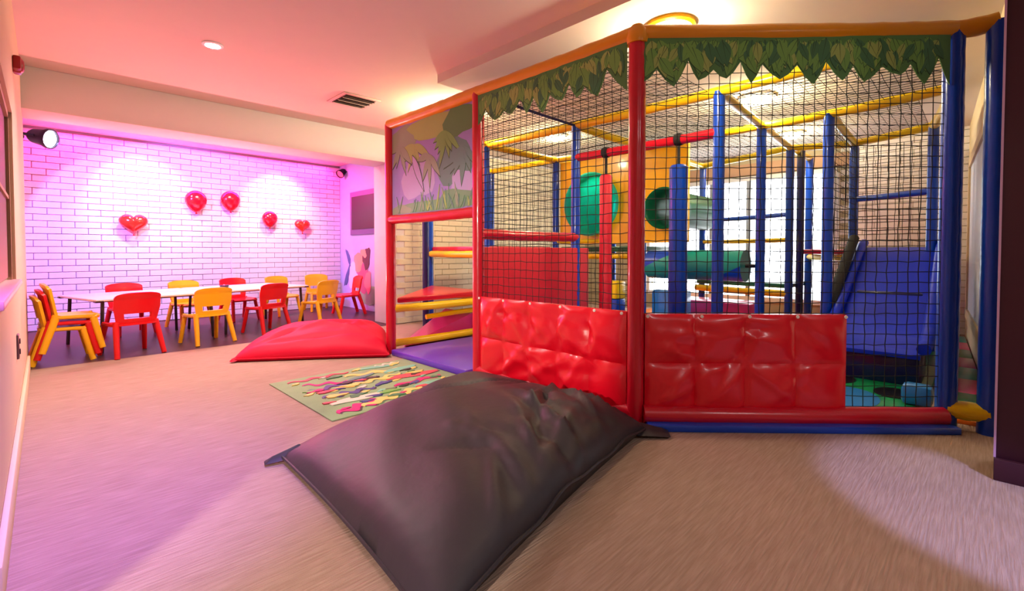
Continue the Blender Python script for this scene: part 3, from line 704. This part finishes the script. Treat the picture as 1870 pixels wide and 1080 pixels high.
for cy, cz, r, m in ((3.66, 1.68, .385, 'tunnel_teal'), (2.62, 1.56, .21, 'tunnel_green')):
    b = MB(); n = 32; vs_ = []; fs = []; xs = [5.10, 5.14, 5.4, 5.7, 6.0, 6.25]; rs = [r+.02, r-.005, r-.01, r-.005, r-.01, r-.005]
    for rr_off in (0, .015):
        for x, rr in zip(xs, rs):
            for i in range(n): a = 2*math.pi*i/n; vs_.append((x, cy+(rr+rr_off)*math.cos(a), cz+(rr+rr_off)*math.sin(a)))
    q = len(xs)*n
    for j in range(len(xs)-1):
        for i in range(n):
            i2 = (i+1) % n; fs += [(j*n+i, j*n+i2, (j+1)*n+i2, (j+1)*n+i), (q+j*n+i, q+(j+1)*n+i, q+(j+1)*n+i2, q+j*n+i2)]
    b.add(vs_, fs).build('tunnel_tube', m, FR, ang=50)
MB().lathe([(.0, 0), (.40, 0), (.40, .02), (.0, .03)], M=Matrix.Translation((6.27, 3.66, 1.68)) @ Matrix.Rotation(R(-90), 4, 'Y'), n=32).build('tunnel_end', 'tunnel_teal', FR)
# roller with a blue spiral
def roller(x, y0, y1, z, r):
    n, k = 28, 24
    for m, par in (('vinyl_teal', 0), ('vinyl_blue', 1)):
        b = MB(); vs_ = []; fs = []
        for j in range(k+1):
            y = y0+(y1-y0)*j/k
            for i in range(n): a = 2*math.pi*i/n+j*.14; vs_.append((x+r*math.cos(a), y, z+r*math.sin(a)))
        for j in range(k):
            for i in range(n):
                if (i*2//n) == par: fs.append((j*n+i, j*n+(i+1) % n, (j+1)*n+(i+1) % n, (j+1)*n+i))
        if par == 0: fs += [tuple(range(n)), tuple(range(k*n, (k+1)*n))]
        b.add(vs_, fs).build('roller_cover', m, RO, ang=50)
    MB().tube((x, y0-.12, z), (x, y1+.10, z), .02).build('axle', 'dark_metal', RO)
RO = bpy.data.objects.new('roller', None); COL.objects.link(RO); RO.parent = FR; RO.matrix_parent_inverse = Matrix.Translation(-FR.location); RO['label'] = 'teal and blue padded roller'
roller(5.27, 1.76, 2.86, .90, .17)

# ------------------------------------------------------------------ slide, punch bags, loose foam and mats
SL = thing('slide', (5.6, .62, 0), 'glossy blue plastic slide inside the frame by the right post', 'slide')
def slide_prof(s):       # s 0 top .. 1 foot -> (x, z)
    pts = [(6.62, 1.10), (6.45, 1.06), (5.6, .62), (5.05, .36), (4.75, .29), (4.55, .28)]
    f = s*(len(pts)-1); i = min(len(pts)-2, int(f)); t_ = f-i
    return pts[i][0]*(1-t_)+pts[i+1][0]*t_, pts[i][1]*(1-t_)+pts[i+1][1]*t_
K = 25; yc0, yc1 = .30, .92
b = MB(); vs_ = []; fs = []
for j in range(K+1):
    x, z = slide_prof(j/K)
    for (y, dz) in ((yc0, 0), (yc1, 0), (yc1, -.03), (yc0, -.03)): vs_.append((x, y, z+dz))
for j in range(K):
    for i in range(4): fs.append((j*4+i, j*4+(i+1) % 4, (j+1)*4+(i+1) % 4, (j+1)*4+i))
fs += [(3, 2, 1, 0), (K*4, K*4+1, K*4+2, K*4+3)]
b.add(vs_, fs).build('chute', 'slide_blue', SL, ang=30)
for y in (yc0-.02, yc1+.02):
    MB().path([(slide_prof(j/K)[0], y, slide_prof(j/K)[1]+.05) for j in range(K+1)], .045, 10).build('side_rail', 'slide_blue', SL)
MB().box((4.85, .61, .14), (.5, .62, .22)).build('foot_block', 'vinyl_navy', SL, bevel=.02)
MB().box((5.9, .61, .34), (.5, .5, .66)).build('support_block', 'vinyl_navy', SL, bevel=.02)
MB().path([(5.3, 1.0, .55), (6.4, 1.0, 1.2)], .05, 10).build('side_pad', 'rope_black', SL)
def punch(y, m, r, z0, label):
    t = thing('punch_bag', (3.9, y, z0), label, 'punch bag', 'hanging punch bags')
    MB().lathe([(.0, 0), (r*.8, .0), (r, .02), (r*1.02, .5), (r*.97, 1.0), (r, 1.78-z0), (r*.75, 1.80-z0), (.0, 1.80-z0)], (3.9, y, z0), 18).build('bag_body', m, t)
    MB().path([(3.9, y, 1.79), (3.9, y, 1.985)], .014, 8).build('hanging_strap', 'rope_black', t)
    MB().lathe([(.05, -.03), (.054, 0), (.05, .03)], M=Matrix.Translation((3.9, y, 2.02)) @ Matrix.Rotation(R(90), 4, 'X'), n=16).build('strap_loop', 'rope_black', t)
punch(2.60, 'foam_red', .062, .30, 'slim red punch bag hanging from the red cross rail'); punch(1.86, 'vinyl_blue', .078, .30, 'thicker blue punch bag hanging from the red cross rail')
def mat_piece(name, x0, x1, y0, y1, z0, z1, m, label, cat='mat', bevel=.012, group=None):
    return tag(slab(name, x0, x1, y0, y1, z0, z1, m, None, bevel), label, cat, group)
mat_piece('crash_mat', 2.47, 3.80, 3.02, 4.20, 0.001, .06, 'vinyl_purple', 'purple foam mat on the floor of the play frame opening')
gm = thing('play_mat', (4.3, .6, 0), 'bright green floor mat with dark round spots under the slide', 'mat')
MB().prism([(3.72, .30), (4.75, .24), (6.4, .24), (6.4, 1.02), (4.0, 1.02), (3.18, .98)], .002, .035).build('mat_sheet', 'vinyl_green', gm, bevel=.006)
for (x, y, ru, rv, mm) in ((4.30, .42, .16, .12, 'vinyl_black'), (3.95, .66, .30, .20, 'vinyl_skyblue'), (4.48, .80, .16, .13, 'vinyl_black')):
    MB().prism(blob(x, y, ru, rv, 28, 0), .0352, .038).build('round_spot', mm, gm)
mat_piece('floor_mat', 2.62, 5.2, 1.52, 2.9, .001, .03, 'vinyl_blue', 'blue floor mat behind the quilted guards')
mat_piece('floor_mat', 5.3, 8.1, 1.15, 4.2, .001, .03, 'vinyl_orange', 'orange floor mat at the back below the window')
mat_piece('foam_block', 6.0, 6.5, 1.95, 3.0, .031, .42, 'vinyl_magenta', 'long pink foam block on the orange mat', 'foam block', .03)
mat_piece('foam_block', 5.35, 5.75, 2.55, 2.9, .031, .58, 'vinyl_skyblue', 'blue foam block beyond the blue punch bag', 'foam block', .04)
for i, (m, lab) in enumerate((('vinyl_yellow', 'bottom yellow cube of the foam stack behind the red punch bag'), ('vinyl_blue', 'blue cube in the middle of the foam stack behind the red punch bag'), ('vinyl_yellow', 'top yellow cube of the foam stack behind the red punch bag'))):
    mat_piece('foam_cube', 4.93, 5.13, 3.12, 3.32, .031 if i == 0 else .03+.22*i, .03+.22*(i+1)-.002, m, lab, 'foam cube', .02, 'stacked foam cubes')
mat_piece('foam_wedge', 4.02, 4.16, .20, .36, .036, .17, 'vinyl_skyblue', 'small light blue foam piece beside the right post', 'foam block', .03)
# striped strip of mats between frame and right wall
cols = ['orange', 'dkgreen', 'magenta', 'teal', 'magenta', 'dkgreen', 'magenta', 'teal']
names = {'orange': 'orange', 'dkgreen': 'dark green', 'magenta': 'dark pink', 'teal': 'teal'}
x = 3.93
place = ['nearest', 'second', 'third', 'fourth', 'fifth', 'sixth', 'seventh', 'farthest']
for i, c in enumerate(cols):
    x1 = x+(.25 if i == 0 else .52)
    o = MB().prism([(x+.004, yr(x)+.012), (x1, yr(x1)+.012), (x1, .185), (x+.004, .185)], .001, .028).build('strip_mat', 'vinyl_'+c, None, bevel=.004)
    tag(o, f'{names[c]} mat, {place[i]} of the striped row along the right wall', 'mat', 'striped mats along the right wall'); x = x1

# rug with colourful squiggles
rg = thing('rug', (1.85, 3.38, 0), 'green rug with colourful squiggles in front of the play frame opening', 'rug')
MB().box((1.85, 3.38, .005), (1.22, 1.14, .008)).build('rug_pile', 'rug_green', rg, bevel=.003)
rn = random.Random(4)
def squig(x0, y0, ln, amp, wd, ang, waves, z):
    c, s = math.cos(ang), math.sin(ang); k = 28; a = []; b_ = []
    for i in range(k+1):
        t_ = i/k; u = ln*t_; v = amp*math.sin(2*math.pi*waves*t_); ww = wd*(.4+.6*math.sin(math.pi*t_))
        a.append((u, v+ww)); b_.append((u, v-ww))
    pts = [(min(2.45, max(1.25, x0+u*c-v*s)), min(3.94, max(2.82, y0+u*s+v*c))) for u, v in a+b_[::-1]]
    return pts
for i, (x0, y0, ln, amp, wd, ang, wv, mm) in enumerate(((1.40, 3.70, .45, .03, .03, -25, 3, 'rm'), (1.36, 3.50, .60, .03, .035, 5, 4, 'rb'), (1.40, 3.40, .75, .025, .030, 8, 5, 'ry'), (1.38, 3.28, .40, .03, .035, 0, 3, 'rb'), (1.75, 3.72, .62, .03, .05, -12, 3, 'ry'),
        (1.95, 3.40, .48, .01, .06, -5, 1, 'rr'), (1.36, 3.10, .4, .01, .05, 2, 1, 'rw'), (1.32, 2.90, .42, .03, .045, 12, 3, 'rm'), (1.50, 2.92, .55, .02, .045, 12, 4, 'ry'), (2.05, 3.60, .35, .01, .05, 10, 1, 'rg'), (1.9, 3.85, .4, .01, .04, -6, 1, 'rg'),
                (1.34, 3.84, .5, .02, .025, 0, 3, 'rr'), (1.9, 3.18, .45, .02, .035, 4, 2, 'rm'), (2.0, 3.06, .4, .01, .05, 0, 1, 'rg'), (1.7, 3.56, .3, .01, .03, 20, 1, 'teal'), (2.1, 3.86, .25, .02, .02, 0, 3, 'rw'))):
    pts = squig(x0, y0, ln, amp, wd, R(ang), wv, 0)
    MB().prism([(a+.01, c-.012) for a, c in pts], .0092, .0096+i*.0001).build('squiggle_backing', 'print_rd' if i % 2 else 'print_leaf4', rg, smooth=False) if i < 9 else None  # offset darker copy printed under the squiggle
    MB().prism(pts, .0092, .0115+i*.0002).build('squiggle', 'print_'+mm, rg, smooth=False)

for i in range(46):
    cx, cy = rn.uniform(1.33, 2.38), rn.uniform(2.9, 3.86); ru = rn.uniform(.02, .055)
    MB().prism(blob(cx, cy, ru*1.5, ru*.6, 10, .4, R(rn.uniform(-20, 30)), i+90), .0092, .0150+i*.00005).build('fleck', 'print_'+rn.choice(('ry', 'rb', 'rm', 'rr', 'rw', 'rg', 'rd', 'leaf2', 'leaf4', 'ry')), rg, smooth=False)

# ------------------------------------------------------------------ bean bags
def beanbag(name, corners, hgt, m, label, peak=(0, 0), seed=1, folds=(), N=56, ears=(), base=.03, lift=0):
    rn = random.Random(seed); t = thing(name, tuple(sum(c[i] for c in corners)/4 for i in (0, 1))+(0,), label, 'bean bag', 'floor bean bags')
    A, Bc, Cc, D = [Vector((c[0], c[1], 0)) for c in corners]
    def P(u, v):          # u,v in 0..1 : A(0,0) B(1,0) C(1,1) D(0,1); edges bowed inwards a little
        bow = .014
        uu = u+bow*math.sin(math.pi*v)*(1-2*u)*.9; vv = v+bow*math.sin(math.pi*u)*(1-2*v)*.9
        return A*(1-uu)*(1-vv)+Bc*uu*(1-vv)+Cc*uu*vv+D*(1-uu)*vv
    vs_ = []; fs = []
    def h(u, v):
        a, b_ = 2*u-1, 2*v-1
        e = (1-abs(a)**2.6)*(1-abs(b_)**2.6)
        q = hgt*max(0, e)**.45*(1+peak[0]*a+peak[1]*b_)
        for (cu, cv, th, ln, wd, am) in folds:
            dx, dy = u-cu, v-cv; al = dx*math.cos(th)+dy*math.sin(th); ac = -dx*math.sin(th)+dy*math.cos(th)
            if abs(al) < ln: q += am*1.9*math.exp(-(ac/(wd*.8))**2)*(1-(al/ln)**2)*min(1, e*5)
        return q+.006*math.sin(9*u+7*v)*min(1, e*3)+.004*math.sin(23*u-15*v)*min(1, e*3)
    for j in range(N+1):
        for i in range(N+1): u, v = i/N, j/N; p = P(u, v); vs_.append((p.x, p.y, base+lift*math.sin(math.pi*u)**.6*(1-v)**2*(1+.25*math.sin(17*u)+.15*math.sin(31*u+1))+h(u, v)))
    n = N+1
    for j in range(N):
        for i in range(N): a = j*n+i; fs.append((a, a+1, a+n+1, a+n))
    rim = [i for i in range(n)]+[j*n+N for j in range(1, n)]+[N*n+i for i in range(N-1, -1, -1)]+[j*n for j in range(N-1, 0, -1)]
    ctr = sum((Vector(vs_[i]) for i in rim), Vector())/len(rim); o = len(vs_)
    for i in rim: q = Vector(vs_[i]); q = q+(Vector((ctr.x, ctr.y, q.z))-q)*.05; vs_.append((q.x, q.y, .002))
    k = len(rim)
    for i in range(k): fs.append((rim[i], o+i, o+(i+1) % k, rim[(i+1) % k]))
    fs.append(tuple(range(o, o+k)))
    MB().add(vs_, fs).build('bag_cover', m, t, ang=80)
    for i in (0,): MB().path([Vector(vs_[r])+Vector((0, 0, .002)) for r in rim]+[Vector(vs_[rim[0]])+Vector((0, 0, .002))], .007, 6).build('seam', m, t)
    for (c, d, ln, wd) in ears:
        c = Vector((c[0], c[1], base)); d = Vector((d[0], d[1], 0)).normalized(); s = Vector((-d.y, d.x, 0))
        MB().add([c-d*.10-s*wd, c-d*.10+s*wd, c+d*ln+s*wd*.55-Vector((0, 0, base-.012)), c+d*ln-s*wd*.55-Vector((0, 0, base-.012)), c-d*.06+Vector((0, 0, .05)), c+d*ln*.6+Vector((0, 0, .012))],
                 [(0, 1, 2, 3), (0, 3, 5, 4), (1, 4, 5, 2), (3, 2, 5), (0, 4, 1)]).build('corner_flap', m, t, bevel=.006, ang=80)
    return t
rn = random.Random(2)
fold = [(.62, .20, 1.2, .30, .025, .020), (.70, .28, .5, .25, .02, -.018), (.48, .18, 1.0, .25, .02, .018), (.80, .15, .9, .22, .02, .018), (.35, .12, 1.3, .2, .018, .015), (.85, .35, .2, .25, .02, .016), (.9, .5, -.2, .22, .025, -.012),
        (.75, .62, 2.5, .35, .012, -.012), (.6, .75, 2.4, .30, .012, -.010), (.56, .1, .3, .2, .02, .016), (.25, .10, .9, .16, .02, .014), (.92, .22, 1.1, .2, .02, .018)]
fold += [(rn.uniform(.3, .95), rn.uniform(.06, .36), math.pi/2+rn.uniform(-.9, .7), rn.uniform(.08, .2), rn.uniform(.010, .02), rn.uniform(.007, .013)*rn.choice((1, -1))) for _ in range(22)]
# A near, B right, C far, D left
beanbag('floor_bean_bag', [(.72, 1.0), (2.44, 1.34), (2.40, 2.92), (.82, 2.46)], .20, 'beanbag_black', 'large charcoal bean bag lying flat on the carpet in the foreground', (.22, -.05), 1, fold,
        ears=[((.84, 2.44), (-1, .25), .10, .05), ((2.40, 2.90), (.3, 1), .07, .06), ((2.42, 1.38), (.7, -1), .17, .13)], lift=.05)
fold = [(.5, .4, .3, .4, .05, .02), (.3, .3, .8, .3, .03, -.018), (.7, .3, -.5, .3, .03, .02), (.5, .15, .1, .4, .03, -.015), (.8, .5, 1.2, .3, .03, .015)]
beanbag('floor_bean_bag', [(1.24, 4.98), (2.40, 4.12), (2.95, 5.10), (1.75, 5.75)], .26, 'beanbag_red', 'crimson bean bag slumped on the floor beside the leftmost red post', (.15, .15), 5, fold, ears=[((1.27, 4.98), (-1, -.1), .05, .05)])
for o in bpy.data.objects:
    if '_w' in o: del o['_w']
